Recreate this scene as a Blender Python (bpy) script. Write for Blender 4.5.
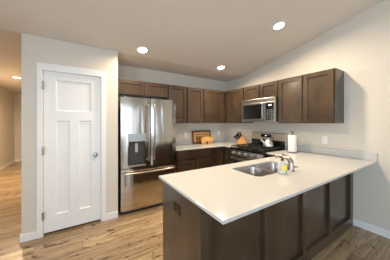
import bpy, bmesh, math, random
from mathutils import Vector, Matrix
random.seed(7)
for o in list(bpy.data.objects): bpy.data.objects.remove(o)
C = bpy.context.scene.collection
SC = bpy.context.scene

# ---------------------------------------------------------------- camera, world, light, exposure
YAW = 0.5623
cd = bpy.data.cameras.new('camera'); cam = bpy.data.objects.new('camera', cd); C.objects.link(cam)
cam.location = (0, 0, 1.4035); cam.rotation_euler = (math.pi/2, 0, -YAW)
cd.sensor_width = 36; cd.lens = 178.24/390*36; cd.shift_y = -7.68/390; cd.clip_start = .02
SC.camera = cam
vs = SC.view_settings
vs.view_transform = 'Standard'; vs.look = 'None'; vs.gamma = 1; vs.use_curve_mapping = False
vs.exposure = 0.18
w = bpy.data.worlds.new('world'); SC.world = w; w.use_nodes = True
w.node_tree.nodes['Background'].inputs[0].default_value = (.62, .78, 1, 1)
w.node_tree.nodes['Background'].inputs[1].default_value = 1.2

def area(name, loc, rot, sx, sy, power, col, spread=180, shape='RECTANGLE'):
    l = bpy.data.lights.new(name, 'AREA'); l.shape = shape; l.size = sx
    if shape in ('RECTANGLE', 'ELLIPSE'): l.size_y = sy
    l.energy = power; l.color = col; l.spread = math.radians(spread)
    o = bpy.data.objects.new(name, l); C.objects.link(o); o.location = loc; o.rotation_euler = rot
    return o
DAY = (.68, .85, 1.0)
WARM = (1.0, .82, .60)
# daylight lamps at an unseen patio door and windows, guessed and added to supply light
area('added_daylight_door', (.55, -3.42, 1.12), (math.pi/2, 0, 0), 1.5, 2.1, 35, DAY)
area('added_daylight_streak', (2.2, -3.42, 1.45), (math.pi/2, 0, 0), .5, 1.4, 9, DAY)  # added lamp, narrow so that it reflects as a streak in the fridge door
area('added_daylight_rear', (-1.1, -3.42, 1.45), (math.pi/2, 0, 0), 1.2, 1.4, 38, DAY)
area('added_daylight_side', (-2.27, -.6, 1.45), (math.pi/2, 0, -math.pi/2), 1.8, 1.4, 90, DAY)
LAMP_W = 20.5
HALL_W = 60; HALLC = (1, .76, .50)

# ---------------------------------------------------------------- dimensions
XW, YB, YP = 3.136, 3.47, 2.845          # range wall, back wall, pantry wall
CZ, FY, SL = 2.45, 2.86, .20             # flat ceiling height, crease, slope of the vault
PL, PR = -.606, .442                     # pantry wall ends
XL, YR, YH = -2.03, -3.3, 8.70           # left wall, rear wall, end of the hall
RIDGE = CZ + SL*FY

# ---------------------------------------------------------------- materials
def mat(name, col, rough=.5, metal=0, **k):
    m = bpy.data.materials.new(name); m.use_nodes = True
    b = m.node_tree.nodes['Principled BSDF']
    b.inputs['Base Color'].default_value = (*col, 1); b.inputs['Roughness'].default_value = rough
    b.inputs['Metallic'].default_value = metal
    for n, v in k.items(): b.inputs[n.replace('_', ' ')].default_value = v
    return m
def nd(m, t, **k):
    n = m.node_tree.nodes.new(t)
    for a, v in k.items(): setattr(n, a, v)
    return n
def lk(m, a, b): m.node_tree.links.new(a, b)
def bs(m): return m.node_tree.nodes['Principled BSDF']
def ramp(m, fac, stops):
    r = nd(m, 'ShaderNodeValToRGB'); e = r.color_ramp.elements
    while len(e) < len(stops): e.new(.5)
    for el, (p, c) in zip(e, stops): el.position = p; el.color = (*c, 1)
    lk(m, fac, r.inputs[0]); return r
def coords(m, scale=(1, 1, 1), rot=(0, 0, 0)):
    t = nd(m, 'ShaderNodeTexCoord'); mp = nd(m, 'ShaderNodeMapping')
    mp.inputs['Scale'].default_value = scale; mp.inputs['Rotation'].default_value = rot
    lk(m, t.outputs['Object'], mp.inputs[0]); return mp
def noise(m, vec, scale, detail=3, rough=.5, dist=0):
    n = nd(m, 'ShaderNodeTexNoise'); n.inputs['Scale'].default_value = scale; n.inputs['Detail'].default_value = detail
    n.inputs['Roughness'].default_value = rough; n.inputs['Distortion'].default_value = dist
    lk(m, vec, n.inputs['Vector']); return n
def bump(m, h, s, d=.001):
    b = nd(m, 'ShaderNodeBump'); b.inputs['Strength'].default_value = s; b.inputs['Distance'].default_value = d
    lk(m, h, b.inputs['Height']); lk(m, b.outputs[0], bs(m).inputs['Normal'])
def paint(name, col, rough=.6, tex=.15):
    m = mat(name, col, rough); n = noise(m, coords(m).outputs[0], 160, 2); bump(m, n.outputs['Fac'], tex)
    v = noise(m, coords(m).outputs[0], 1.3, 2)
    r = ramp(m, v.outputs['Fac'], [(.3, tuple(c*.98 for c in col)), (.7, tuple(min(1, c*1.02) for c in col))])
    lk(m, r.outputs[0], bs(m).inputs['Base Color']); return m
def wood(name, dark, light, scale=(14, 14, 1.1), rough=.35, blotch=.5, **k):
    m = mat(name, light, rough, **k)
    g = noise(m, coords(m, scale).outputs[0], 6, 6, .65, .6)
    b = noise(m, coords(m, (1, 1, .6)).outputs[0], 4.5, 3)
    mx = nd(m, 'ShaderNodeMix'); mx.data_type = 'FLOAT'; mx.inputs[0].default_value = blotch
    lk(m, g.outputs['Fac'], mx.inputs[2]); lk(m, b.outputs['Fac'], mx.inputs[3])
    r = ramp(m, mx.outputs[0], [(.33, dark), (.66, light)])
    lk(m, r.outputs[0], bs(m).inputs['Base Color']); bump(m, g.outputs['Fac'], .08); return m
M = {}
M['wall'] = paint('wall_paint', (.655, .605, .53))
M['ceil'] = paint('ceiling_paint', (.70, .64, .58), .8, .35)
M['trim'] = paint('white_trim_paint', (.80, .80, .80), .35, .02)
M['cab'] = wood('stained_maple', (.023, .0133, .0072), (.092, .0575, .0335), rough=.29, Coat_Weight=.2, Coat_Roughness=.16)
M['cabh'] = wood('stained_maple_level', (.023, .0133, .0072), (.092, .0575, .0335), scale=(1.1, 14, 14), rough=.29, Coat_Weight=.2, Coat_Roughness=.16)
M['dark'] = mat('cabinet_gap', (.02, .014, .01), .7)
M['gray'] = mat('dark_grey_metal', (.03, .03, .032), .45)
M['black'] = mat('black_gloss', (.008, .008, .009), .12)
M['iron'] = mat('cast_iron', (.012, .012, .012), .5)
M['chrome'] = mat('satin_nickel', (.58, .54, .50), .25, 1)
M['handle'] = mat('dark_satin_handle', (.40, .38, .36), .3, 1)
M['handle2'] = mat('brushed_faucet_metal', (.44, .40, .36), .33, 1)
M['knob'] = mat('bright_knob', (.85, .83, .80), .3, 1)
M['white'] = mat('white_plastic', (.8, .8, .79), .35)
M['slot'] = mat('outlet_slot', (.02, .02, .02), .5)
def steel(name, col=(.54, .49, .435), rough=.16, aniso=.6, sc=(2, 2, 260), wave=.8):
    m = mat(name, col, rough, 1)
    b = bs(m); b.inputs['Anisotropic'].default_value = aniso
    t = nd(m, 'ShaderNodeTangent', direction_type='RADIAL', axis='Z'); lk(m, t.outputs[0], b.inputs['Tangent'])
    n = noise(m, coords(m, sc).outputs[0], 3, 2)
    r = nd(m, 'ShaderNodeMapRange'); r.inputs[3].default_value = rough-.05; r.inputs[4].default_value = rough+.07
    lk(m, n.outputs['Fac'], r.inputs[0]); lk(m, r.outputs[0], b.inputs['Roughness'])
    wv = noise(m, coords(m, (6, 6, .35)).outputs[0], 1.6, 1); bump(m, wv.outputs['Fac'], wave, .016); return m
M['steel'] = steel('brushed_steel')
M['steel_flat'] = steel('brushed_steel_stiff', (.46, .43, .39), .30, .3, wave=.02)
M['range_steel'] = mat('dark_steel_panel', (.30, .28, .26), .3, 1)
M['plain'] = mat('satin_steel', (.62, .56, .49), .42, .85)
M['sink'] = mat('sink_steel', (.48, .45, .42), .28, 1)
q = mat('quartz', (.76, .72, .66), .10)
n = noise(q, coords(q).outputs[0], 240, 2); r = ramp(q, n.outputs['Fac'], [(.35, (.51, .505, .485)), (.6, (.585, .58, .56))])
lk(q, r.outputs[0], bs(q).inputs['Base Color']); M['quartz'] = q
# plank floor
fm = mat('oak_plank_floor', (.4, .28, .17), .32); fv = coords(fm)
br = nd(fm, 'ShaderNodeTexBrick'); lk(fm, fv.outputs[0], br.inputs['Vector'])
br.offset = .37; br.offset_frequency = 2; br.squash = 1
for k, v in (('Scale', 1), ('Mortar Size', .0016), ('Mortar Smooth', .1), ('Bias', 0), ('Brick Width', 1.22), ('Row Height', .178)): br.inputs[k].default_value = v
br.inputs['Color1'].default_value = (0, 0, 0, 1); br.inputs['Color2'].default_value = (1, 1, 1, 1); br.inputs['Mortar'].default_value = (.5, .5, .5, 1)
sep = nd(fm, 'ShaderNodeSeparateColor'); lk(fm, br.outputs['Color'], sep.inputs[0])
mul = nd(fm, 'ShaderNodeVectorMath', operation='MULTIPLY_ADD'); cmb = nd(fm, 'ShaderNodeCombineXYZ')
lk(fm, sep.outputs[0], cmb.inputs[0]); lk(fm, sep.outputs[0], cmb.inputs[1])
lk(fm, cmb.outputs[0], mul.inputs[0]); mul.inputs[1].default_value = (37, 53, 0); lk(fm, fv.outputs[0], mul.inputs[2])
def stretch(sc):
    mp = nd(fm, 'ShaderNodeMapping'); mp.inputs['Scale'].default_value = sc; lk(fm, mul.outputs[0], mp.inputs[0]); return mp.outputs[0]
g1 = noise(fm, stretch((.6, 9, 1)), 2.6, 5, .55, 1.0)
g2 = noise(fm, stretch((3, 60, 1)), 3, 3, .6)
kn = noise(fm, stretch((3.2, 8, 1)), 1.7, 3, .55, 1.5)
base = ramp(fm, g1.outputs['Fac'], [(.30, (.19, .115, .060)), (.45, (.37, .255, .145)), (.68, (.56, .41, .255))])
tone = nd(fm, 'ShaderNodeMix', data_type='RGBA', blend_type='MULTIPLY'); tone.inputs[0].default_value = 1
tr = ramp(fm, sep.outputs[0], [(0, (.72, .70, .68)), (.5, (.92, .92, .92)), (1, (1.12, 1.12, 1.12))])
lk(fm, base.outputs[0], tone.inputs[6]); lk(fm, tr.outputs[0], tone.inputs[7])
fine = nd(fm, 'ShaderNodeMix', data_type='RGBA', blend_type='MULTIPLY'); fine.inputs[0].default_value = .6
fr = ramp(fm, g2.outputs['Fac'], [(.35, (.72, .70, .66)), (.6, (1, 1, 1))])
lk(fm, tone.outputs[2], fine.inputs[6]); lk(fm, fr.outputs[0], fine.inputs[7])
knot = nd(fm, 'ShaderNodeMix', data_type='RGBA', blend_type='MULTIPLY'); knot.inputs[0].default_value = 1
kr = ramp(fm, kn.outputs['Fac'], [(.33, (.16, .12, .09)), (.40, (1, 1, 1))])
lk(fm, fine.outputs[2], knot.inputs[6]); lk(fm, kr.outputs[0], knot.inputs[7])
seam = nd(fm, 'ShaderNodeMix', data_type='RGBA', blend_type='MIX'); lk(fm, br.outputs['Fac'], seam.inputs[0])
lk(fm, knot.outputs[2], seam.inputs[6]); seam.inputs[7].default_value = (.10, .06, .035, 1)
lk(fm, seam.outputs[2], bs(fm).inputs['Base Color'])
M['floor'] = fm
def emis(name, col, s):
    m = mat(name, (.9, .9, .9), .4); b = bs(m); b.inputs['Emission Color'].default_value = (*col, 1); b.inputs['Emission Strength'].default_value = s; return m
M['lens'] = emis('lamp_lens', (1, .88, .70), 22)
M['disp'] = emis('lit_display', (.7, .9, 1), 1.5)
M['board_dark'] = wood('walnut', (.10, .045, .018), (.20, .09, .035), scale=(2, 14, 14), rough=.4)
M['board_mid'] = wood('acacia', (.33, .14, .035), (.55, .27, .075), scale=(2, 14, 14), rough=.4)
M['board_light'] = wood('pale_bamboo', (.62, .36, .13), (.82, .56, .26), scale=(2, 14, 14), rough=.4)
M['board_pig'] = wood('honey_maple', (.50, .25, .07), (.80, .50, .20), scale=(2, 14, 14), rough=.4)
M['block'] = wood('orange_beech', (.62, .27, .06), (.85, .44, .13), scale=(4, 14, 4), rough=.4)
M['paper'] = paint('paper', (.85, .84, .82), .9, .5)
M['yellow'] = mat('yellow_label', (.85, .68, .06), .4)
M['clear'] = mat('clear_soap', (.85, .86, .80), .08, Transmission_Weight=.55, IOR=1.35)
M['ketl'] = mat('polished_steel', (.74, .70, .63), .34, .9)
g = bpy.data.materials.new('window_glass'); g.use_nodes = True; nt = g.node_tree; nt.nodes.clear()
o_ = nt.nodes.new('ShaderNodeOutputMaterial'); a_ = nt.nodes.new('ShaderNodeBsdfTransparent'); b_ = nt.nodes.new('ShaderNodeBsdfGlossy'); m_ = nt.nodes.new('ShaderNodeMixShader')
b_.inputs['Roughness'].default_value = .02; m_.inputs[0].default_value = .06
nt.links.new(a_.outputs[0], m_.inputs[1]); nt.links.new(b_.outputs[0], m_.inputs[2]); nt.links.new(m_.outputs[0], o_.inputs[0])
M['glass'] = g

# ---------------------------------------------------------------- mesh helpers
ORG = {}
class MB:
    def __init__(s): s.v = []; s.f = []
    def add(s, v, f):
        n = len(s.v); s.v += [Vector(p) for p in v]; s.f += [tuple(n+i for i in q) for q in f]; return s
    def box(s, x0, y0, z0, x1, y1, z1):
        x0, x1 = min(x0, x1), max(x0, x1); y0, y1 = min(y0, y1), max(y0, y1); z0, z1 = min(z0, z1), max(z0, z1)
        return s.add([(x0,y0,z0),(x1,y0,z0),(x1,y1,z0),(x0,y1,z0),(x0,y0,z1),(x1,y0,z1),(x1,y1,z1),(x0,y1,z1)],
                     [(0,3,2,1),(4,5,6,7),(0,1,5,4),(1,2,6,5),(2,3,7,6),(3,0,4,7)])
    def prism(s, pts, a, b, axis='z'):
        """pts: counter-clockwise outline in the two other axes, extruded from a to b"""
        n = len(pts)
        def P(p, c): return {'z': (p[0], p[1], c), 'y': (p[0], c, p[1]), 'x': (c, p[0], p[1])}[axis]
        s.add([P(p, a) for p in pts]+[P(p, b) for p in pts],
              [tuple(range(n))[::-1], tuple(range(n, 2*n))]+[(i, (i+1) % n, n+(i+1) % n, n+i) for i in range(n)])
        return s
    def tube(s, pts, r, n=12):
        pts = [Vector(p) for p in pts]; rs = r if isinstance(r, (list, tuple)) else [r]*len(pts)
        base = len(s.v); up = None
        for i, p in enumerate(pts):
            t = (pts[min(i+1, len(pts)-1)]-pts[max(i-1, 0)]).normalized()
            if up is None: up = t.orthogonal().normalized()
            up = (up-t*up.dot(t)).normalized(); sd = t.cross(up)
            for k in range(n):
                a = 2*math.pi*k/n; s.v.append(p+(up*math.cos(a)+sd*math.sin(a))*rs[i])
        for i in range(len(pts)-1):
            for k in range(n):
                a, b = base+i*n+k, base+i*n+(k+1) % n; s.f.append((a, b, b+n, a+n))
        s.f.append(tuple(base+k for k in range(n))[::-1]); s.f.append(tuple(base+(len(pts)-1)*n+k for k in range(n)))
        return s
    def lathe(s, c, prof, n=24):
        base = len(s.v)
        for r, z in prof:
            for k in range(n):
                a = 2*math.pi*k/n; s.v.append(Vector((c[0]+r*math.cos(a), c[1]+r*math.sin(a), c[2]+z)))
        for i in range(len(prof)-1):
            for k in range(n):
                a, b = base+i*n+k, base+i*n+(k+1) % n; s.f.append((a, b, b+n, a+n))
        s.f.append(tuple(base+k for k in range(n))[::-1]); s.f.append(tuple(base+(len(prof)-1)*n+k for k in range(n)))
        return s
    def xf(s, m): s.v = [m @ p for p in s.v]; return s
    def build(s, name, m, parent=None, bevel=0, smooth=False, seg=2, **tags):
        org = ORG.get(parent.name, Vector()) if parent else Vector()
        me = bpy.data.meshes.new(name); me.from_pydata([tuple(p-org) for p in s.v], [], s.f)
        b = bmesh.new(); b.from_mesh(me); bmesh.ops.recalc_face_normals(b, faces=b.faces); b.to_mesh(me); b.free()
        me.materials.append(m); o = bpy.data.objects.new(name, me); C.objects.link(o)
        if parent: o.parent = parent; ORG[o.name] = org
        if smooth:
            for p in me.polygons: p.use_smooth = True
            md = o.modifiers.new('split', 'EDGE_SPLIT'); md.split_angle = math.radians(38)
        if bevel:
            md = o.modifiers.new('bevel', 'BEVEL'); md.width = bevel; md.segments = seg; md.limit_method = 'ANGLE'
        for k, v in tags.items(): o[k] = v
        return o
def thing(name, loc, label, cat, group=None):
    o = bpy.data.objects.new(name, None); C.objects.link(o); o.location = loc; o.empty_display_size = .1
    ORG[o.name] = Vector(loc); o['label'] = label; o['category'] = cat
    if group: o['group'] = group
    return o
def solo(mb, name, m, label, cat, org, group=None, **k):
    """a thing of one mesh with its origin at org"""
    mb.v = [p-Vector(org) for p in mb.v]; o = mb.build(name, m, **k); o.location = org
    o['label'] = label; o['category'] = cat
    if group: o['group'] = group
    return o
def struct(mb, name, m, parent=None, **k):
    o = mb.build(name, m, parent, **k)
    if not parent: o['kind'] = 'structure'
    return o
def flat_shape(outlines, z0, z1, bev=0):
    """outline with holes, filled and given thickness (quartz slabs)"""
    cu = bpy.data.curves.new('tmp', 'CURVE'); cu.dimensions = '2D'; cu.fill_mode = 'BOTH'; cu.extrude = (z1-z0)/2-bev
    cu.bevel_depth = bev; cu.bevel_resolution = 1; cu.offset = -bev
    for pts in outlines:
        sp = cu.splines.new('POLY'); sp.points.add(len(pts)-1); sp.use_cyclic_u = True
        for p, (x, y) in zip(sp.points, pts): p.co = (x, y, 0, 1)
    ob = bpy.data.objects.new('tmp', cu); C.objects.link(ob); dg = bpy.context.evaluated_depsgraph_get()
    me = bpy.data.meshes.new_from_object(ob.evaluated_get(dg)); bpy.data.objects.remove(ob)
    mb = MB(); mb.add([(v.co.x, v.co.y, v.co.z+(z0+z1)/2) for v in me.vertices], [tuple(p.vertices) for p in me.polygons]); return mb
def rrect(x0, y0, x1, y1, r, n=5):
    P = []
    for cx, cy, a0 in ((x1-r, y1-r, 0), (x0+r, y1-r, 90), (x0+r, y0+r, 180), (x1-r, y0+r, 270)):
        for k in range(n+1):
            a = math.radians(a0+90*k/n); P.append((cx+r*math.cos(a), cy+r*math.sin(a)))
    return P

# a panelled front: local u across, v up, depth measured outward along nrm
def front(u0, u1, v0, v1, opens, t=.02, rec=.009, sl=.007):
    """returns MB in (u, d, v) space: d=0 back, d=t front face"""
    mb = MB(); us = sorted({u0, u1, *[a for o in opens for a in (o[0], o[1])]}); vsv = sorted({v0, v1, *[a for o in opens for a in (o[2], o[3])]})
    mb.box(u0, 0, v0, u1, t-rec, v1)
    for i in range(len(us)-1):
        for j in range(len(vsv)-1):
            cu, cv = (us[i]+us[i+1])/2, (vsv[j]+vsv[j+1])/2
            if not any(o[0] < cu < o[1] and o[2] < cv < o[3] for o in opens):
                mb.box(us[i], t-rec, vsv[j], us[i+1], t, vsv[j+1])
    for a, b, c, d in opens:
        O = [(a, t, c), (b, t, c), (b, t, d), (a, t, d)]; I = [(a+sl, t-rec, c+sl), (b-sl, t-rec, c+sl), (b-sl, t-rec, d-sl), (a+sl, t-rec, d-sl)]
        B = [(a, t-rec, c), (b, t-rec, c), (b, t-rec, d), (a, t-rec, d)]
        mb.add(O+I+B, [(i, (i+1) % 4, 4+(i+1) % 4, 4+i) for i in range(4)]+[(8+i, 8+(i+1) % 4, (i+1) % 4, i) for i in range(4)]+[(4+i, 4+(i+1) % 4, 8+(i+1) % 4, 8+i) for i in range(4)])
    return mb
def toS(mb, y):   # face looks to -Y, back of the front at y
    mb.v = [Vector((p.x, y-p.y, p.z)) for p in mb.v]; return mb
def toW(mb, x):   # face looks to -X; u is world y
    mb.v = [Vector((x-p.y, p.x, p.z)) for p in mb.v]; return mb
def toN(mb, y):
    mb.v = [Vector((p.x, y+p.y, p.z)) for p in mb.v]; return mb
def shaker(u0, u1, v0, v1, st=.057):
    return front(u0, u1, v0, v1, [(u0+st, u1-st, v0+st, v1-st)], t=.022, rec=.013, sl=.004)

# ---------------------------------------------------------------- structure
def ceil_z(y): return CZ if y >= FY else (CZ+SL*(FY-y) if y >= 0 else RIDGE+.17*y)
W = .12
struct(MB().box(XL-W, YR-W, -.1, XW+W, YH+W, 0), 'floor', M['floor'])
prof = [(YH+W, CZ), (FY, CZ), (0, RIDGE), (YR-W, ceil_z(YR-W))]
cp = prof+[(y, z+.1) for y, z in prof[::-1]]
struct(MB().prism(cp, XL-W, XW+W, 'x'), 'ceiling', M['ceil'])
def gable(x0, x1, name, ys=(YR-W, YB+W), holes=()):
    mb = MB(); a, b = ys
    cuts = sorted({a, b, *[y for y in (0, FY) if a < y < b], *[h for H in holes for h in H[:2]]})
    for i in range(len(cuts)-1):
        ya, yb = cuts[i], cuts[i+1]; za, zb = ceil_z(ya+1e-6), ceil_z(yb-1e-6)
        hs = [H for H in holes if H[0] <= ya+1e-6 and H[1] >= yb-1e-6]
        if hs:
            H = hs[0]; mb.box(x0, ya, 0, x1, yb, H[2]); mb.prism([(ya, H[3]), (yb, H[3]), (yb, zb), (ya, za)], x0, x1, 'x')
        else: mb.prism([(ya, 0), (yb, 0), (yb, zb), (ya, za)], x0, x1, 'x')
    return struct(mb, name, M['wall'])
gable(XW, XW+W, 'wall_right')
gable(XL-W, XL, 'wall_left', (YR-W, YH+W), [(-1.5, .3, .75, 2.15)])
struct(MB().box(PR, YB, 0, XW, YB+W, CZ), 'wall_back', M['wall'])
# pantry wall with its door opening
DL, DR, DT = -.414, .222, 2.045
mb = MB().box(PL, YP, 0, DL, YP+.1, CZ).box(DR, YP, 0, PR, YP+.1, CZ).box(DL, YP, DT, DR, YP+.1, CZ)
mb.box(PR-.1, YP+.1, 0, PR, YB+W, CZ); mb.box(PL, YP+.1, 0, PL+.1, YH, CZ)
struct(mb, 'wall_pantry', M['wall'])
struct(MB().box(PL+.1, YB, 0, PR-.1, YB+W, CZ), 'wall_pantry_back', M['wall'])
struct(MB().box(XL, YH, 0, PL+.1, YH+W, CZ), 'wall_hall_end', M['wall'])
# rear wall (behind the camera), window and patio door openings guessed, added for daylight
zr = ceil_z(YR)
mb = MB().box(XL, YR-W, 0, -1.7, YR, zr).box(-1.7, YR-W, 0, -.5, YR, .75).box(-1.7, YR-W, 2.15, -.5, YR, zr).box(-.5, YR-W, 0, -.2, YR, zr)
mb.box(-.2, YR-W, 2.15, 1.3, YR, zr).box(1.3, YR-W, 0, 1.95, YR, zr).box(1.95, YR-W, 0, 2.45, YR, .75).box(1.95, YR-W, 2.15, 2.45, YR, zr).box(2.45, YR-W, 0, XW, YR, zr)
struct(mb, 'wall_rear', M['wall'])
def window(n, axis, c, a, b, z0, z1, bars):  # unseen windows behind and left of the camera, added to supply daylight
    fr = MB(); t = .05
    def bx(m, u0, u1, v0, v1, d0, d1):
        if axis == 'y': m.box(u0, c+d0, v0, u1, c+d1, v1)
        else: m.box(c+d0, u0, v0, c+d1, u1, v1)
    bx(fr, a, a+t, z0, z1, .02, .09); bx(fr, b-t, b, z0, z1, .02, .09); bx(fr, a+t, b-t, z0, z0+t, .02, .09); bx(fr, a+t, b-t, z1-t, z1, .02, .09)
    for u in bars: bx(fr, u-.035, u+.035, z0+t, z1-t, .03, .08)
    o = struct(fr, 'window_%d' % n, M['trim'])
    gl = MB(); bx(gl, a+t, b-t, z0+t, z1-t, .052, .056); gl.build('pane', M['glass'], o)
window(1, 'y', YR-W, -1.7, -.5, .75, 2.15, [-1.1])
window(2, 'x', XL-W, -1.5, .3, .75, 2.15, [-.6])
window(3, 'y', YR-W, -.2, 1.3, 0, 2.15, [.55])
window(4, 'y', YR-W, 1.95, 2.45, .75, 2.15, [])  # made-up narrow window, placed for the bright streak on the left fridge door
# baseboards
def bb(name, *boxes):
    m = MB()
    for x0, y0, x1, y1 in boxes: m.box(x0, y0, 0, x1, y1, .092)
    return struct(m, name, M['trim'], bevel=.004)
CL, CR = -.470, .284
bb('baseboard_pantry', (PL-.014, YP-.014, CL, YP), (CR, YP-.014, PR+.0, YP))
bb('baseboard_hall_right', (PL-.014, YP, PL, YH-.0))
bb('baseboard_right', (XW-.014, YR, XW, .915))
bb('baseboard_left', (XL, YR, XL+.014, YH))
bb('baseboard_hall_end', (XL+.014, YH-.014, PL-.014, YH))
bb('baseboard_rear', (XL+.014, YR, -.2, YR+.014), (1.3, YR, XW-.014, YR+.014))
# pantry door
dw, dt = (DL+.006, DR-.006), (.030, DT-.004)
opn = [(-.288, .104, 1.546, 1.945), (-.288, -.146, .235, 1.425), (-.040, .104, .235, 1.425)]
door = struct(toS(front(dw[0], dw[1], dt[0], dt[1], opn, t=.035, rec=.012, sl=.012), YP+.047), 'door_1', M['trim'])
tm = MB().box(CL, YP-.016, 0, DL, YP, DT).box(DR, YP-.016, 0, CR, YP, DT).box(CL, YP-.016, DT, CR, YP, 2.130)
struct(tm, 'trim_1', M['trim'], bevel=.003)
jb = MB().box(DL-.0, YP, 0, DL+.004, YP+.1, DT).box(DR-.004, YP, 0, DR, YP+.1, DT).box(DL+.004, YP, DT-.003, DR-.004, YP+.1, DT)
struct(jb, 'trim_2', M['trim'])
yk = YP+.012
kb = MB().tube([(.150, yk, .954), (.150, yk-.008, .954), (.150, yk-.010, .954), (.150, yk-.035, .954), (.150, yk-.040, .954), (.150, yk-.055, .954), (.150, yk-.066, .954), (.150, yk-.070, .954)],
               [.032, .032, .012, .011, .022, .028, .024, .010], 20)
kb.build('door_knob', M['handle'], door, smooth=True, label='satin nickel round knob')
for z in (.255, 1.055, 1.856):
    MB().box(DL-.008, YP-.020, z-.045, DL+.014, YP+.006, z+.045).tube([(DL+.003, YP-.022, z-.05), (DL+.003, YP-.022, z+.05)], .006, 8).build('hinge', M['chrome'], door)

# ---------------------------------------------------------------- upper cabinets
UT, UB, UY, UX = 2.130, 1.392, 3.175, 2.846    # door-front planes are 2 cm ahead of UY / UX
def upper_s(x0, x1, z0, z1, doors, label, cat='cabinet', group=None, yw=YB):
    t = thing('wall_cabinet', ((x0+x1)/2, yw, z0), label, 'cabinet', group)
    MB().box(x0, UY, z0, x1, yw-.001, z1).build('cabinet_body', M['cab'], t, bevel=.002)
    for a, b in doors: toS(shaker(a, b, z0+.012, z1-.012), UY-.0015).build('door', M['cab'], t)
    return t
def upper_w(y0, y1, z0, z1, doors, label, group=None):
    t = thing('wall_cabinet', (XW, (y0+y1)/2, z0), label, 'cabinet', group)
    MB().box(UX, y0, z0, XW-.001, y1, z1).build('cabinet_body', M['cab'], t, bevel=.002)
    for a, b in doors: toW(shaker(a, b, z0+.012, z1-.012), UX-.0015).build('door', M['cab'], t)
    return t
G = 'brown upper cabinets around the kitchen corner'
upper_s(.448, 1.381, 1.868, UT, [(.458, .915), (.935, 1.370)], 'short two-door brown wall cabinet above the steel refrigerator', group=G)
upper_s(1.383, 2.204, UB, UT, [(1.395, 1.782), (1.812, 2.192)], 'tall two-door brown wall cabinet right of the refrigerator on the back wall', group=G)
upper_s(2.206, 3.134, UB, UT, [(2.225, 2.775)], 'wide single-door brown corner wall cabinet above the leaning cutting boards', group=G)
upper_w(2.586, UY-.024, UB, UT, [(2.604, 3.085)], 'single-door brown wall cabinet between the corner and the microwave', G)
upper_w(1.827, 2.584, 1.846, UT, [(1.838, 2.192), (2.216, 2.572)], 'short two-door brown wall cabinet directly above the microwave', G)
upper_w(1.010, 1.825, UB, UT, [(1.026, 1.405), (1.432, 1.812)], 'tall two-door brown wall cabinet above the paper towel roll, at the end of the row', G)

# ---------------------------------------------------------------- microwave
mw = thing('microwave', (XW, 2.205, 1.415), 'stainless steel over-the-range microwave with black window', 'microwave')
mx, y0, y1, z0, z1 = 2.79, 1.829, 2.582, 1.415, 1.844
MB().box(mx, y0, z0, XW-.001, y1, z1).build('housing', M['gray'], mw, bevel=.003)
MB().box(mx-.022, y0, z1-.075, mx, y1, z1).build('vent_trim', M['steel_flat'], mw, bevel=.003)
dr = MB().box(mx-.028, 2.035, z0, mx, y1, z1-.078)
dr = dr.build('door', M['steel_flat'], mw, bevel=.003)
MB().box(mx-.030, 2.110, z0+.055, mx-.027, y1-.045, z1-.105).build('window', M['black'], dr, bevel=.001)
MB().tube([(mx-.028, 2.065, z0+.045), (mx-.062, 2.065, z0+.05), (mx-.066, 2.065, z0+.08), (mx-.066, 2.065, z1-.13), (mx-.062, 2.065, z1-.10), (mx-.028, 2.065, z1-.095)], .011, 10).build('handle', M['handle'], dr, smooth=True)
cpn = MB().box(mx-.026, y0, z0, mx, 2.033, z1-.078).build('control_panel', M['steel_flat'], mw, bevel=.003)
MB().box(mx-.029, y0+.035, z0+.035, mx-.025, 2.020, z1-.095).build('touch_pad', M['black'], cpn, bevel=.001)
MB().box(mx-.0305, y0+.075, z1-.150, mx-.0285, y0+.130, z1-.128).build('clock_display', M['disp'], cpn)
pr_ = mat('grey_print', (.18, .18, .18), .5)
for i in range(3):
    for j in range(5): MB().box(mx-.0300, 1.882+i*.043, z0+.055+j*.036, mx-.0285, 1.910+i*.043, z0+.070+j*.036).build('key', pr_, cpn)

# ---------------------------------------------------------------- refrigerator
fx0, fx1, fy, ft = .482, 1.392, 2.835, 1.787
fr = thing('refrigerator', ((fx0+fx1)/2, 3.1, 0), 'stainless french-door refrigerator with bottom freezer beside the pantry wall', 'refrigerator')
MB().box(fx0+.004, fy+.055, .03, fx1-.004, YB-.03, ft-.012).build('cabinet_body', M['gray'], fr, bevel=.004)
MB().box(fx0+.03, fy+.05, .0, fx1-.03, fy+.12, .035).build('kick_grille', M['gray'], fr)
def bowed(x0, x1, z0, z1, bulge=.014):
    n = 14; P = [(x1, fy+.050), (x0, fy+.050)]
    for k in range(n+1):
        u = k/n; e = 1-abs(2*u-1)**5; P.append((x0+(x1-x0)*u, fy+.014*(1-e)-bulge*(1-(2*u-1)**2)))
    return MB().prism(P, z0, z1, 'z')
def cut(o, mbc):
    me = bpy.data.meshes.new('c'); org = ORG[o.parent.name]
    me.from_pydata([tuple(p-org) for p in mbc.v], [], mbc.f); b = bmesh.new(); b.from_mesh(me); bmesh.ops.recalc_face_normals(b, faces=b.faces); b.to_mesh(me); b.free()
    c = bpy.data.objects.new('c', me); C.objects.link(c); c.parent = o.parent
    bpy.context.view_layer.update()
    md = o.modifiers.new('b', 'BOOLEAN'); md.object = c; md.operation = 'DIFFERENCE'; md.solver = 'EXACT'
    dg = bpy.context.evaluated_depsgraph_get(); nm = bpy.data.meshes.new_from_object(o.evaluated_get(dg))
    o.modifiers.clear(); o.data = nm; bpy.data.objects.remove(c)
ld = bowed(fx0, .932, .70, ft).build('fridge_door', M['steel'], fr)
dx0, dx1, dz0, dz1 = .590, .838, .745, 1.105
cut(ld, MB().box(dx0, fy-.05, dz0, dx1, fy+.044, dz1))
for p in ld.data.polygons: p.use_smooth = True
ld.modifiers.new('s', 'EDGE_SPLIT').split_angle = math.radians(30)
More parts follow.
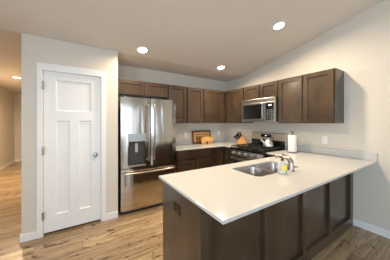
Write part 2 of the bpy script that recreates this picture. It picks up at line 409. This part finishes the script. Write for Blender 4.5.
cv = MB().box(dx0+.002, fy+.036, dz0+.002, dx1-.002, fy+.043, dz1-.002).box(dx0+.0005, fy+.002, dz0, dx0+.006, fy+.04, dz1).box(dx1-.006, fy+.002, dz0, dx1-.0005, fy+.04, dz1)
ds = cv.build('water_dispenser', mat('dispenser_grey', (.06, .054, .048), .5), ld)
f2 = MB().box(dx0-.014, fy-.018, dz1, dx1+.014, fy+.01, dz1+.125).build('dispenser_panel', mat('silver_panel', (.42, .44, .46), .3, .6), ld, bevel=.004)
MB().box(dx0-.014, fy-.020, dz0-.028, dx1+.014, fy+.036, dz0).build('drip_tray', mat('silver_tray', (.42, .44, .45), .3, .6), ld, bevel=.004)
for a_, b_ in ((dx0-.014, dx0), (dx1, dx1+.014)): MB().box(a_, fy-.017, dz0, b_, fy+.01, dz1).build('dispenser_trim', M['steel'], ld)
MB().box(.690, fy+.010, dz1-.17, .735, fy+.022, dz1-.03).build('dispenser_paddle', mat('paddle', (.45, .46, .48), .3), ld, bevel=.005)
rd = bowed(.942, fx1, .70, ft).build('fridge_door', M['steel'], fr, smooth=True)
fz = bowed(fx0, fx1, .055, .690).build('freezer_drawer', M['steel'], fr, smooth=True)
def bowhandle(x, par):
    P = [(x, fy-.004, .80), (x, fy-.042, .805)]+[(x, fy-.050-.022*math.sin(math.pi*k/10), .83+(1.66-.83)*k/10) for k in range(11)]+[(x, fy-.042, 1.685), (x, fy-.004, 1.69)]
    MB().tube(P, .0125, 12).build('handle', M['handle'], par, smooth=True)
bowhandle(.890, ld); bowhandle(.984, rd)
P = [(fx0+.035, fy-.002, .628), (fx0+.037, fy-.045, .628)]+[(fx0+.05+(fx1-fx0-.10)*k/12, fy-.054-.022*math.sin(math.pi*k/12), .628) for k in range(13)]+[(fx1-.037, fy-.045, .628), (fx1-.035, fy-.002, .628)]
MB().tube(P, .0125, 12).build('handle', M['chrome'], fz, smooth=True)
bd = MB().tube([(1.330, fy-.012, 1.738), (1.330, fy+.006, 1.738)], .017, 24).build('badge', mat('badge_grey', (.12, .12, .13), .3, .5), rd, label='small round dark maker badge')
for x in (fx0+.06, fx1-.06): MB().box(x-.04, fy+.0, ft-.002, x+.04, fy+.10, ft+.014).build('hinge_cover', M['gray'], fr, bevel=.004)

# ---------------------------------------------------------------- base cabinets
BT = .893; BY, BX = 2.885, 2.552
def base_s(x0, x1, parts, label, xbody=None):
    t = thing('base_cabinet', ((x0+x1)/2, YB, 0), label, 'cabinet', 'brown base cabinets along the walls')
    MB().box(x0, BY, .1, xbody or x1, YB-.001, BT).box(x0, BY+.07, 0, xbody or x1, YB-.02, .1).build('cabinet_body', M['cab'], t)
    for kind, a, b, c, d in parts:
        if kind == 'drawer': toS(front(a, b, c, d, []), BY-.0015).build('drawer', M['cabh'], t, bevel=.002)
        else: toS(shaker(a, b, c, d), BY-.0015).build('door', M['cab'], t)
    return t
base_s(1.420, 2.215, [('drawer', 1.435, 2.195, .725, .875), ('door', 1.435, 1.805, .125, .700), ('door', 1.825, 2.195, .125, .700)],
       'brown base cabinet with one wide drawer over two doors, beside the refrigerator')
t = base_s(2.217, BX, [('door', 2.235, 2.518, .125, .875)], 'brown corner base cabinet with full-height doors, between the drawer cabinet and the range', xbody=XW-.001)
MB().box(BX, 2.590, .1, XW-.001, BY-.001, BT).box(BX+.07, 2.590, 0, XW-.02, BY-.001, .1).build('cabinet_return', M['cab'], t)
toW(shaker(2.600, 2.835, .125, .875), BX-.0015).build('door', M['cab'], t)
t = thing('base_cabinet', (XW, 1.69, 0), 'narrow brown base cabinet between the range and the peninsula', 'cabinet', 'brown base cabinets along the walls')
MB().box(BX, 1.535, .1, XW-.001, 1.818, BT).box(BX+.07, 1.535, 0, XW-.02, 1.818, .1).build('cabinet_body', M['cab'], t)
toW(shaker(1.575, 1.806, .125, .700), BX-.0015).build('door', M['cab'], t)
toW(front(1.575, 1.806, .725, .875, []), BX-.0015).build('drawer', M['cabh'], t, bevel=.002)

# peninsula
PX0, PY0, PY1 = .618, .925, 1.530
pn = thing('peninsula_cabinet', (1.9, 1.2, 0), 'dark brown peninsula cabinet with battened back panel running to the right wall', 'cabinet')
MB().box(PX0+.02, PY0+.02, .1, XW-.001, PY1, .66).box(PX0+.02, PY0+.02, .66, 1.26, PY1, BT).box(2.10, PY0+.02, .66, XW-.001, PY1, BT).box(1.26, PY0+.02, .66, 2.10, 1.00, BT).box(1.26, 1.43, .66, 2.10, PY1, BT).box(PX0+.02, PY0+.02, 0, XW-.02, PY1-.08, .1).build('cabinet_body', M['cab'], pn)
MB().box(PX0, PY0, 0, PX0+.019, PY1, BT).build('end_panel', M['cab'], pn, bevel=.002)
MB().box(PX0+.02, PY0+.012, 0, XW-.001, PY0+.0195, BT).build('back_panel', M['cab'], pn)
bat = [(PX0-.006, PX0+.076), (1.235, 1.300), (1.815, 1.880), (2.405, 2.470), (3.035, 3.120)]
for a, b in bat: MB().box(a, PY0-.018, 0, b, PY0+.0115, BT).build('batten', M['cab'], pn, bevel=.002)
for i in range(4):
    MB().box(bat[i][1]+.0005, PY0-.018, 0, bat[i+1][0]-.0005, PY0+.0115, .118).build('bottom_rail', M['cabh'], pn, bevel=.002)
    MB().box(bat[i][1]+.0005, PY0-.018, BT-.06, bat[i+1][0]-.0005, PY0+.0115, BT).build('top_rail', M['cabh'], pn, bevel=.002)
for a, b in ((.65, 1.05), (1.07, 1.25), (1.27, 1.67), (1.69, 2.09), (2.11, 2.50)):
    toN(shaker(a, b, .125, .875, .05), PY1+.001).build('door', M['cab'], pn)

# ---------------------------------------------------------------- worktops
SX0, SX1, SY0, SY1 = 1.325, 2.035, 1.040, 1.400
CT0, CT1 = .894, .914
pen = [(.590, .674), (XW-.001, .674), (XW-.001, 1.818), (2.505, 1.818), (2.505, 1.561), (.590, 1.561)]
ctp = solo(flat_shape([pen, rrect(SX0, SY0, SX1, SY1, .06)], CT0, CT1, .0015), 'countertop', M['quartz'],
     'pale quartz peninsula worktop with the sink cut into it', 'countertop', (1.86, 1.1, CT0))
bk = [(1.412, 2.845), (2.505, 2.845), (2.505, 2.590), (XW-.001, 2.590), (XW-.001, YB-.001), (1.412, YB-.001)]
solo(flat_shape([bk], CT0, CT1, .0015), 'countertop', M['quartz'], 'pale quartz worktop along the back wall, carrying the cutting boards', 'countertop', (2.2, 3.2, CT0))
solo(MB().box(1.412, YB-.021, CT1+.001, XW-.001, YB-.001, CT1+.102), 'backsplash', M['quartz'], 'low pale quartz upstand on the back wall behind the cutting boards', 'backsplash', (2.2, YB-.011, CT1), bevel=.0015)
solo(MB().box(XW-.021, 2.590, CT1+.001, XW-.001, YB-.022, CT1+.102), 'backsplash', M['quartz'], 'short pale quartz upstand behind the knife block', 'backsplash', (XW-.011, 3.0, CT1), bevel=.0015)
solo(MB().box(XW-.021, .674, CT1+.001, XW-.001, 1.818, CT1+.102), 'backsplash', M['quartz'], 'low pale quartz upstand on the right wall behind the paper towel roll', 'backsplash', (XW-.011, 1.25, CT1), bevel=.0015)

# ---------------------------------------------------------------- sink and faucet
sk = thing('sink', (1.68, 1.22, CT0), 'stainless double-bowl sink undermounted in the peninsula worktop', 'sink')
def bowl(x0, y0, x1, y1, dep):
    mb = MB(); r = .055; n = 5
    rings = [(rrect(x0-.012, y0-.012, x1+.012, y1+.012, r+.01), CT0-.001), (rrect(x0, y0, x1, y1, r), CT0-.001), (rrect(x0+.004, y0+.004, x1-.004, y1-.004, r), CT0-.02),
             (rrect(x0+.010, y0+.010, x1-.010, y1-.010, r), CT0-dep+.03), (rrect(x0+.022, y0+.022, x1-.022, y1-.022, r), CT0-dep+.008), (rrect(x0+.045, y0+.045, x1-.045, y1-.045, r-.02), CT0-dep)]
    k = len(rings[0][0])
    for P, z in rings: mb.v += [Vector((x, y, z)) for x, y in P]
    for i in range(len(rings)-1):
        for j in range(k): mb.f.append((i*k+j, i*k+(j+1) % k, (i+1)*k+(j+1) % k, (i+1)*k+j))
    mb.f.append(tuple((len(rings)-1)*k+j for j in range(k)))
    o = mb.build('bowl', M['sink'], sk); md = o.modifiers.new('th', 'SOLIDIFY'); md.thickness = .0015; md.offset = 0
    for p in o.data.polygons: p.use_smooth = True
    o.modifiers.new('es', 'EDGE_SPLIT').split_angle = math.radians(50)
    cx, cy = (x0+x1)/2, (y0+y1)/2
    MB().lathe((cx, cy, CT0-dep+.001), [(.042, 0), (.042, .003), (.030, .003), (.028, .001), (.0, .001)], 20).build('drain', M['chrome'], o)
bowl(SX0+.001, SY0+.001, 1.668, SY1-.001, .19); bowl(1.694, SY0+.001, SX1-.001, SY1-.001, .19)
fc = thing('faucet', (1.775, .985, CT1), 'satin nickel single-hole faucet in front of the sink', 'faucet')
X, Y, Z = 1.772, 1.000, CT1+.0005
MB().lathe((X, Y, Z), [(.034, 0), (.034, .006), (.029, .012), (.027, .02), (.027, .075), (.026, .085)], 20).build('faucet_body', M['handle2'], fc, smooth=True)
sp = MB().tube([(X, Y, Z+.085), (X, Y+.006, Z+.100), (X-.003, Y+.025, Z+.120), (X-.006, Y+.050, Z+.125), (X-.012, Y+.08, Z+.130), (X-.018, Y+.110, Z+.134), (X-.024, Y+.135, Z+.132), (X-.026, Y+.148, Z+.118)],
               [.026, .025, .022, .017, .015, .018, .020, .018], 14).build('spout', M['handle2'], fc, smooth=True)
MB().tube([(X, Y+.04, Z+.115), (X-.005, Y+.06, Z+.145), (X-.01, Y+.10, Z+.165)], [.014, .010, .007], 10).build('lever', M['handle2'], fc, smooth=True)
# soap
sp_ = thing('soap_bottle', (1.628, .995, CT1), 'clear soap bottle with yellow label and black pump beside the faucet', 'bottle')
c = (1.618, .998, CT1+.0005)
MB().lathe(c, [(.034, 0), (.040, .004), (.041, .02), (.041, .085), (.034, .105), (.016, .118), (.012, .124)], 20).build('bottle_body', M['clear'], sp_, smooth=True)
lb = MB(); n = 12; a0 = math.radians(215)
for k in range(n+1):
    a = a0+math.radians(95)*k/n; lb.v += [Vector((c[0]+(.0418)*math.cos(a), c[1]+(.0418)*math.sin(a), c[2]+z)) for z in (.035, .088)]
for k in range(n): lb.f.append((2*k, 2*k+2, 2*k+3, 2*k+1))
o = lb.build('bottle_label', M['yellow'], sp_); o.modifiers.new('s', 'SOLIDIFY').thickness = .0006
MB().lathe(c, [(.014, .122), (.014, .136), (.005, .138), (.005, .150), (.010, .152), (.010, .160)], 14).tube([(c[0], c[1], c[2]+.156), (c[0]-.03, c[1]+.012, c[2]+.154)], .0045, 8).build('pump', M['black'], sp_, smooth=True)

# ---------------------------------------------------------------- range
ry0, ry1, rx = 1.824, 2.584, 2.470
rg = thing('range', (2.8, 2.204, 0), 'stainless freestanding gas range with black grates and front knobs', 'stove')
MB().box(rx+.035, ry0, .04, XW-.03, ry1, .905).build('oven_body', M['gray'], rg)
MB().box(rx-.026, ry0+.002, .8805, rx+.034, ry1-.002, .922).box(rx+.034, ry0+.002, .905, XW-.075, ry1-.002, .922).build('cooktop', M['black'], rg, bevel=.003)
cpn = MB().prism([(rx-.034, .780), (rx+.035, .780), (rx+.035, .880), (rx-.022, .880)], ry0+.001, ry1-.001, 'y').build('control_panel', M['range_steel'], rg, bevel=.003)
for i in range(5):
    y = ry0+.09+i*.145
    MB().tube([(rx-.024, y, .832), (rx-.036, y, .830), (rx-.038, y, .830), (rx-.064, y, .825), (rx-.066, y, .825)], [.026, .025, .020, .018, .012], 18).build('knob', M['knob'], rg, smooth=True)
od = MB().box(rx-.020, ry0+.003, .255, rx+.034, ry1-.003, .773).build('oven_door', M['steel'], rg, bevel=.003)
MB().box(rx-.0225, ry0+.09, .33, rx-.0195, ry1-.09, .67).build('window', M['black'], od, bevel=.001)
MB().tube([(rx-.02, ry0+.05, .728), (rx-.062, ry0+.05, .728), (rx-.066, ry0+.07, .728), (rx-.066, ry1-.07, .728), (rx-.062, ry1-.05, .728), (rx-.02, ry1-.05, .728)], .012, 12).build('handle', M['chrome'], od, smooth=True)
MB().box(rx-.018, ry0+.003, .07, rx+.034, ry1-.003, .248).build('drawer', M['steel'], rg, bevel=.003)
for x in (rx+.08, XW-.1):
    for y in (ry0+.05, ry1-.05): MB().lathe((x, y, 0), [(.015, 0), (.015, .045)], 10).build('foot', M['gray'], rg)
bgd = MB().prism([(XW-.075, .905), (XW-.012, .905), (XW-.012, 1.205), (XW-.050, 1.205), (XW-.066, 1.19)], ry0+.001, ry1-.001, 'y').build('backguard', M['plain'], rg, bevel=.003)
MB().box(XW-.0785, 2.115, 1.110, XW-.068, 2.345, 1.172).build('display', M['black'], bgd)
MB().box(XW-.0800, 2.205, 1.135, XW-.078, 2.245, 1.150).build('display_digits', M['disp'], bgd)
MB().box(XW-.090, ry0+.01, .923, XW-.070, ry1-.01, 1.060).build('oven_vent', M['black'], bgd, bevel=.003)
gx0, gx1 = rx-.005, XW-.10
for gi in range(3):
    a = ry0+.012+gi*.2465; b = a+.243; g_ = MB(); zt = .962
    for x in (gx0, gx1-.012): g_.box(x, a, zt-.014, x+.012, b, zt)
    for y in (a, b-.012): g_.box(gx0, y, zt-.014, gx1, y+.012, zt)
    g_.box(gx0, (a+b)/2-.006, zt-.012, gx1, (a+b)/2+.006, zt)
    for x in (gx0+.12, (gx0+gx1)/2, gx1-.13): g_.box(x-.006, a, zt-.012, x+.006, b, zt)
    for x in (gx0, gx1-.012):
        for y in (a, b-.012): g_.box(x, y, .923, x+.012, y+.012, zt-.013)
    g_.build('grate', M['iron'], rg, bevel=.002)
for x, y, r in ((gx0+.12, ry0+.135, .045), (gx1-.13, ry0+.135, .035), ((gx0+gx1)/2, 2.204, .05), (gx0+.12, ry1-.135, .04), (gx1-.13, ry1-.135, .035)):
    MB().lathe((x, y, .9225), [(r+.012, 0), (r+.01, .008), (r, .010), (r, .018), (r-.006, .021)], 20).build('burner', M['iron'], rg, smooth=True)
# kettle
kx, ky, kz = 2.86, 2.035, .9625
kt = thing('kettle', (kx, ky, kz), 'polished steel tea kettle standing on the back right burner', 'kettle')
MB().lathe((kx, ky, kz), [(.078, 0), (.086, .006), (.088, .02), (.083, .05), (.068, .085), (.046, .115), (.036, .124)], 28).build('kettle_body', M['ketl'], kt, smooth=True)
MB().lathe((kx, ky, kz), [(.038, .124), (.034, .132), (.012, .138), (.008, .146), (.013, .152), (.012, .160), (.004, .164)], 20).build('lid', M['ketl'], kt, smooth=True)
MB().tube([(kx-.035, ky+.045, kz+.06), (kx-.062, ky+.080, kz+.095), (kx-.078, ky+.100, kz+.125)], [.020, .014, .010], 12).build('spout', M['ketl'], kt, smooth=True)
HP = [(kx-.045*math.cos(a)*1.35, ky+.055*math.cos(a)*1.25, kz+.105+.095*math.sin(a)) for a in [math.pi*k/12 for k in range(13)]]
MB().tube(HP, .007, 10).build('handle', M['gray'], kt, smooth=True)

# ---------------------------------------------------------------- counter things
px, py = 2.885, 1.610
pt = thing('paper_towel_holder', (px, py, CT1), 'white paper towel roll on a dark upright holder near the range', 'paper towel')
MB().lathe((px, py, CT1+.0005), [(.068, 0), (.068, .008), (.064, .012), (.006, .013), (.006, .315), (.013, .318), (.015, .330), (.010, .340)], 28).build('holder', M['gray'], pt, smooth=True)
MB().lathe((px, py, CT1+.0005), [(.022, .014), (.061, .014), (.063, .018), (.063, .276), (.061, .280), (.022, .280)], 32).build('paper_roll', M['paper'], pt, smooth=True)

bxx, byy = 2.925, 2.765
kbk = thing('knife_block', (bxx, byy, CT1), 'orange-brown wooden knife block on the corner worktop beside the range', 'knife block')
Rz = Matrix.Translation((bxx, byy, CT1+.0005)) @ Matrix.Rotation(-YAW, 4, 'Z')
prf = [(-.075, 0), (.135, 0), (.135, .025), (.035, .190), (-.075, .090)]
MB().prism(prf, -.055, .055, 'y').xf(Rz).build('block_body', M['block'], kbk, bevel=.004)
ax = Vector((-.115, 0, .09)).normalized()  # along the top face
up = Vector((-.67, 0, .74)).normalized()
k = 0
for rrow in range(3):
    for cc in range(2):
        base_ = Vector((-.058+.038*rrow, -.026+.052*cc, .1065+.0345*rrow)); ln = .105; up = Vector((-.60-.25*cc+.12*rrow, -.08+.16*cc, .74)).normalized(); ln += .02*((k*7) % 3)/2
        silver = (k == 5)
        w_ = MB().tube([base_+up*.009, base_+up*.012, base_+up*.02, base_+up*ln*.6, base_+up*ln, base_+up*(ln+.006)], [.012, .014, .016, .015, .018, .011], 10).xf(Rz)
        solo(w_, 'kitchen_knife', M['chrome'] if silver else M['black'],
             'silver-handled knife standing in the wooden knife block' if silver else 'black-handled knife standing in the wooden knife block',
             'knife', tuple(Rz @ base_), 'knives in the knife block', smooth=True)
        k += 1

# framed board leaning on the upstand
cbx0, cbx1, cbh = 2.085, 2.600, .300
lean = Matrix.Translation((0, 3.395, CT1+.001)) @ Matrix.Rotation(math.radians(-8), 4, 'X')
cb = thing('cutting_board', ((cbx0+cbx1)/2, 3.39, CT1), 'large rectangular dark-edged wooden board leaning against the back wall', 'cutting board')
MB().box(cbx0, 0, 0, cbx1, .016, cbh).xf(lean).build('board', M['board_mid'], cb, bevel=.002)
fb = MB().box(cbx0, -.010, 0, cbx0+.035, -.0005, cbh).box(cbx1-.035, -.010, 0, cbx1, -.0005, cbh).box(cbx0+.035, -.010, cbh-.035, cbx1-.035, -.0005, cbh).box(cbx0+.035, -.010, 0, cbx1-.035, -.0005, .03)
fb.xf(lean).build('border', M['board_dark'], cb, bevel=.002)
st_ = MB().box(cbx0+.04, -.006, cbh-.075, cbx1-.04, -.0005, cbh-.045).box(cbx0+.04, -.006, .05, cbx0+.085, -.0005, cbh-.085).box(cbx0+.11, -.006, cbh-.125, cbx1-.04, -.0005, cbh-.10)
st_.xf(lean).build('inlay', M['board_light'], cb)
st_ = MB().box(cbx0+.105, -.007, .04, cbx0+.125, -.0005, cbh-.135).box(cbx0+.19, -.007, .04, cbx0+.205, -.0005, cbh-.135).box(cbx0+.04, -.007, .035, cbx0+.30, -.0005, .045).box(cbx0+.13, -.0065, .11, cbx0+.185, -.0005, .125)
st_.xf(lean).build('inlay', M['board_dark'], cb)
# pig-shaped board in front
pig = [(.00,.085),(.010,.130),(.045,.160),(.12,.172),(.20,.168),(.255,.155),(.272,.176),(.292,.148),(.325,.128),(.362,.118),(.366,.088),(.330,.080),(.305,.070),(.290,.058),
       (.290,.000),(.258,.000),(.250,.056),(.228,.058),(.222,.000),(.190,.000),(.180,.054),(.125,.052),(.118,.000),(.086,.000),(.078,.054),(.060,.056),(.054,.000),(.022,.000),(.012,.055)][::-1]
pm = Matrix.Translation((2.235, 3.262, CT1+.001)) @ Matrix.Rotation(math.radians(-10), 4, 'X')
cp_ = MB().prism(pig, 0, .018, 'y').xf(pm)
solo(cp_, 'cutting_board', M['board_pig'], 'small pig-shaped wooden board standing in front of the larger rectangular board', 'cutting board', (2.41, 3.27, CT1), bevel=.003)
bpy.context.view_layer.update()

# ---------------------------------------------------------------- outlets
def outlet(loc, face, label, m=None, horiz=False):
    m = m or M['white']; t = thing('outlet', loc, label, 'outlet', None)
    w_, h_ = (.057, .036) if horiz else (.036, .058)
    def bx(u0, v0, u1, v1, d0, d1):
        b = MB()
        if face == 'S': b.box(loc[0]+u0, loc[1]-d0, loc[2]+v0, loc[0]+u1, loc[1]-d1, loc[2]+v1)
        else: b.box(loc[0]-d0, loc[1]+u0, loc[2]+v0, loc[0]-d1, loc[1]+u1, loc[2]+v1)
        return b
    bx(-w_, -h_, w_, h_, .0005, .006).build('cover_plate', m, t, bevel=.002)
    for s in (-1, 1):
        cu, cv = (s*.022, 0) if horiz else (0, s*.022)
        r = bx(cu-.015, cv-.014, cu+.015, cv+.014, .006, .0085).build('receptacle', m, t, bevel=.002)
        bx(cu-.007, cv-.003, cu-.005, cv+.006, .0085, .0088).build('slot', M['slot'], r); bx(cu+.005, cv-.003, cu+.007, cv+.006, .0085, .0088).build('slot', M['slot'], r)
outlet((1.944, YB, 1.13), 'S', 'white wall outlet left of the leaning cutting boards')
outlet((2.884, YB, 1.13), 'S', 'white wall outlet right of the leaning cutting boards')
outlet((XW, 1.249, 1.13), 'W', 'white wall outlet on the right wall beyond the paper towel roll')
outlet((PX0, 1.245, .735), 'W', 'black outlet on the end panel of the peninsula', M['black'], True)

# ---------------------------------------------------------------- recessed lights
def downlight(x, y, z, slope, label, power):
    t = thing('recessed_light', (x, y, z), label, 'ceiling light', 'recessed ceiling lights')
    Mx = Matrix.Translation((x, y, z)) @ Matrix.Rotation(-math.atan(slope), 4, 'X')
    MB().lathe((0, 0, 0), [(.062, -.004), (.064, -.007), (.086, -.005), (.090, -.001), (.090, 0)], 28).xf(Mx).build('trim_ring', M['white'], t, smooth=True)
    MB().lathe((0, 0, 0), [(.0615, -.0010), (.061, -.0065), (.055, -.009)], 28).xf(Mx).build('lens', M['lens'], t, smooth=True)
    a = area('downlight', tuple(Mx @ Vector((0, 0, -.016))), (-math.atan(slope), 0, 0), .11, .11, power, HALLC if power == HALL_W else WARM, 165, 'DISK'); return a
downlight(.758, 2.677, ceil_z(2.677), SL, 'round recessed ceiling light above the refrigerator', LAMP_W)
downlight(2.304, 2.696, ceil_z(2.696), SL, 'round recessed ceiling light in front of the corner wall cabinets', LAMP_W)
downlight(2.279, 1.457, ceil_z(1.457), SL, 'round recessed ceiling light above the peninsula sink, nearest the right wall', LAMP_W)
downlight(.60, 1.457, ceil_z(1.457), SL, 'round recessed ceiling light above the free end of the peninsula', LAMP_W)
downlight(-1.30, 5.74, CZ, 0, 'round recessed ceiling light in the hallway', HALL_W)
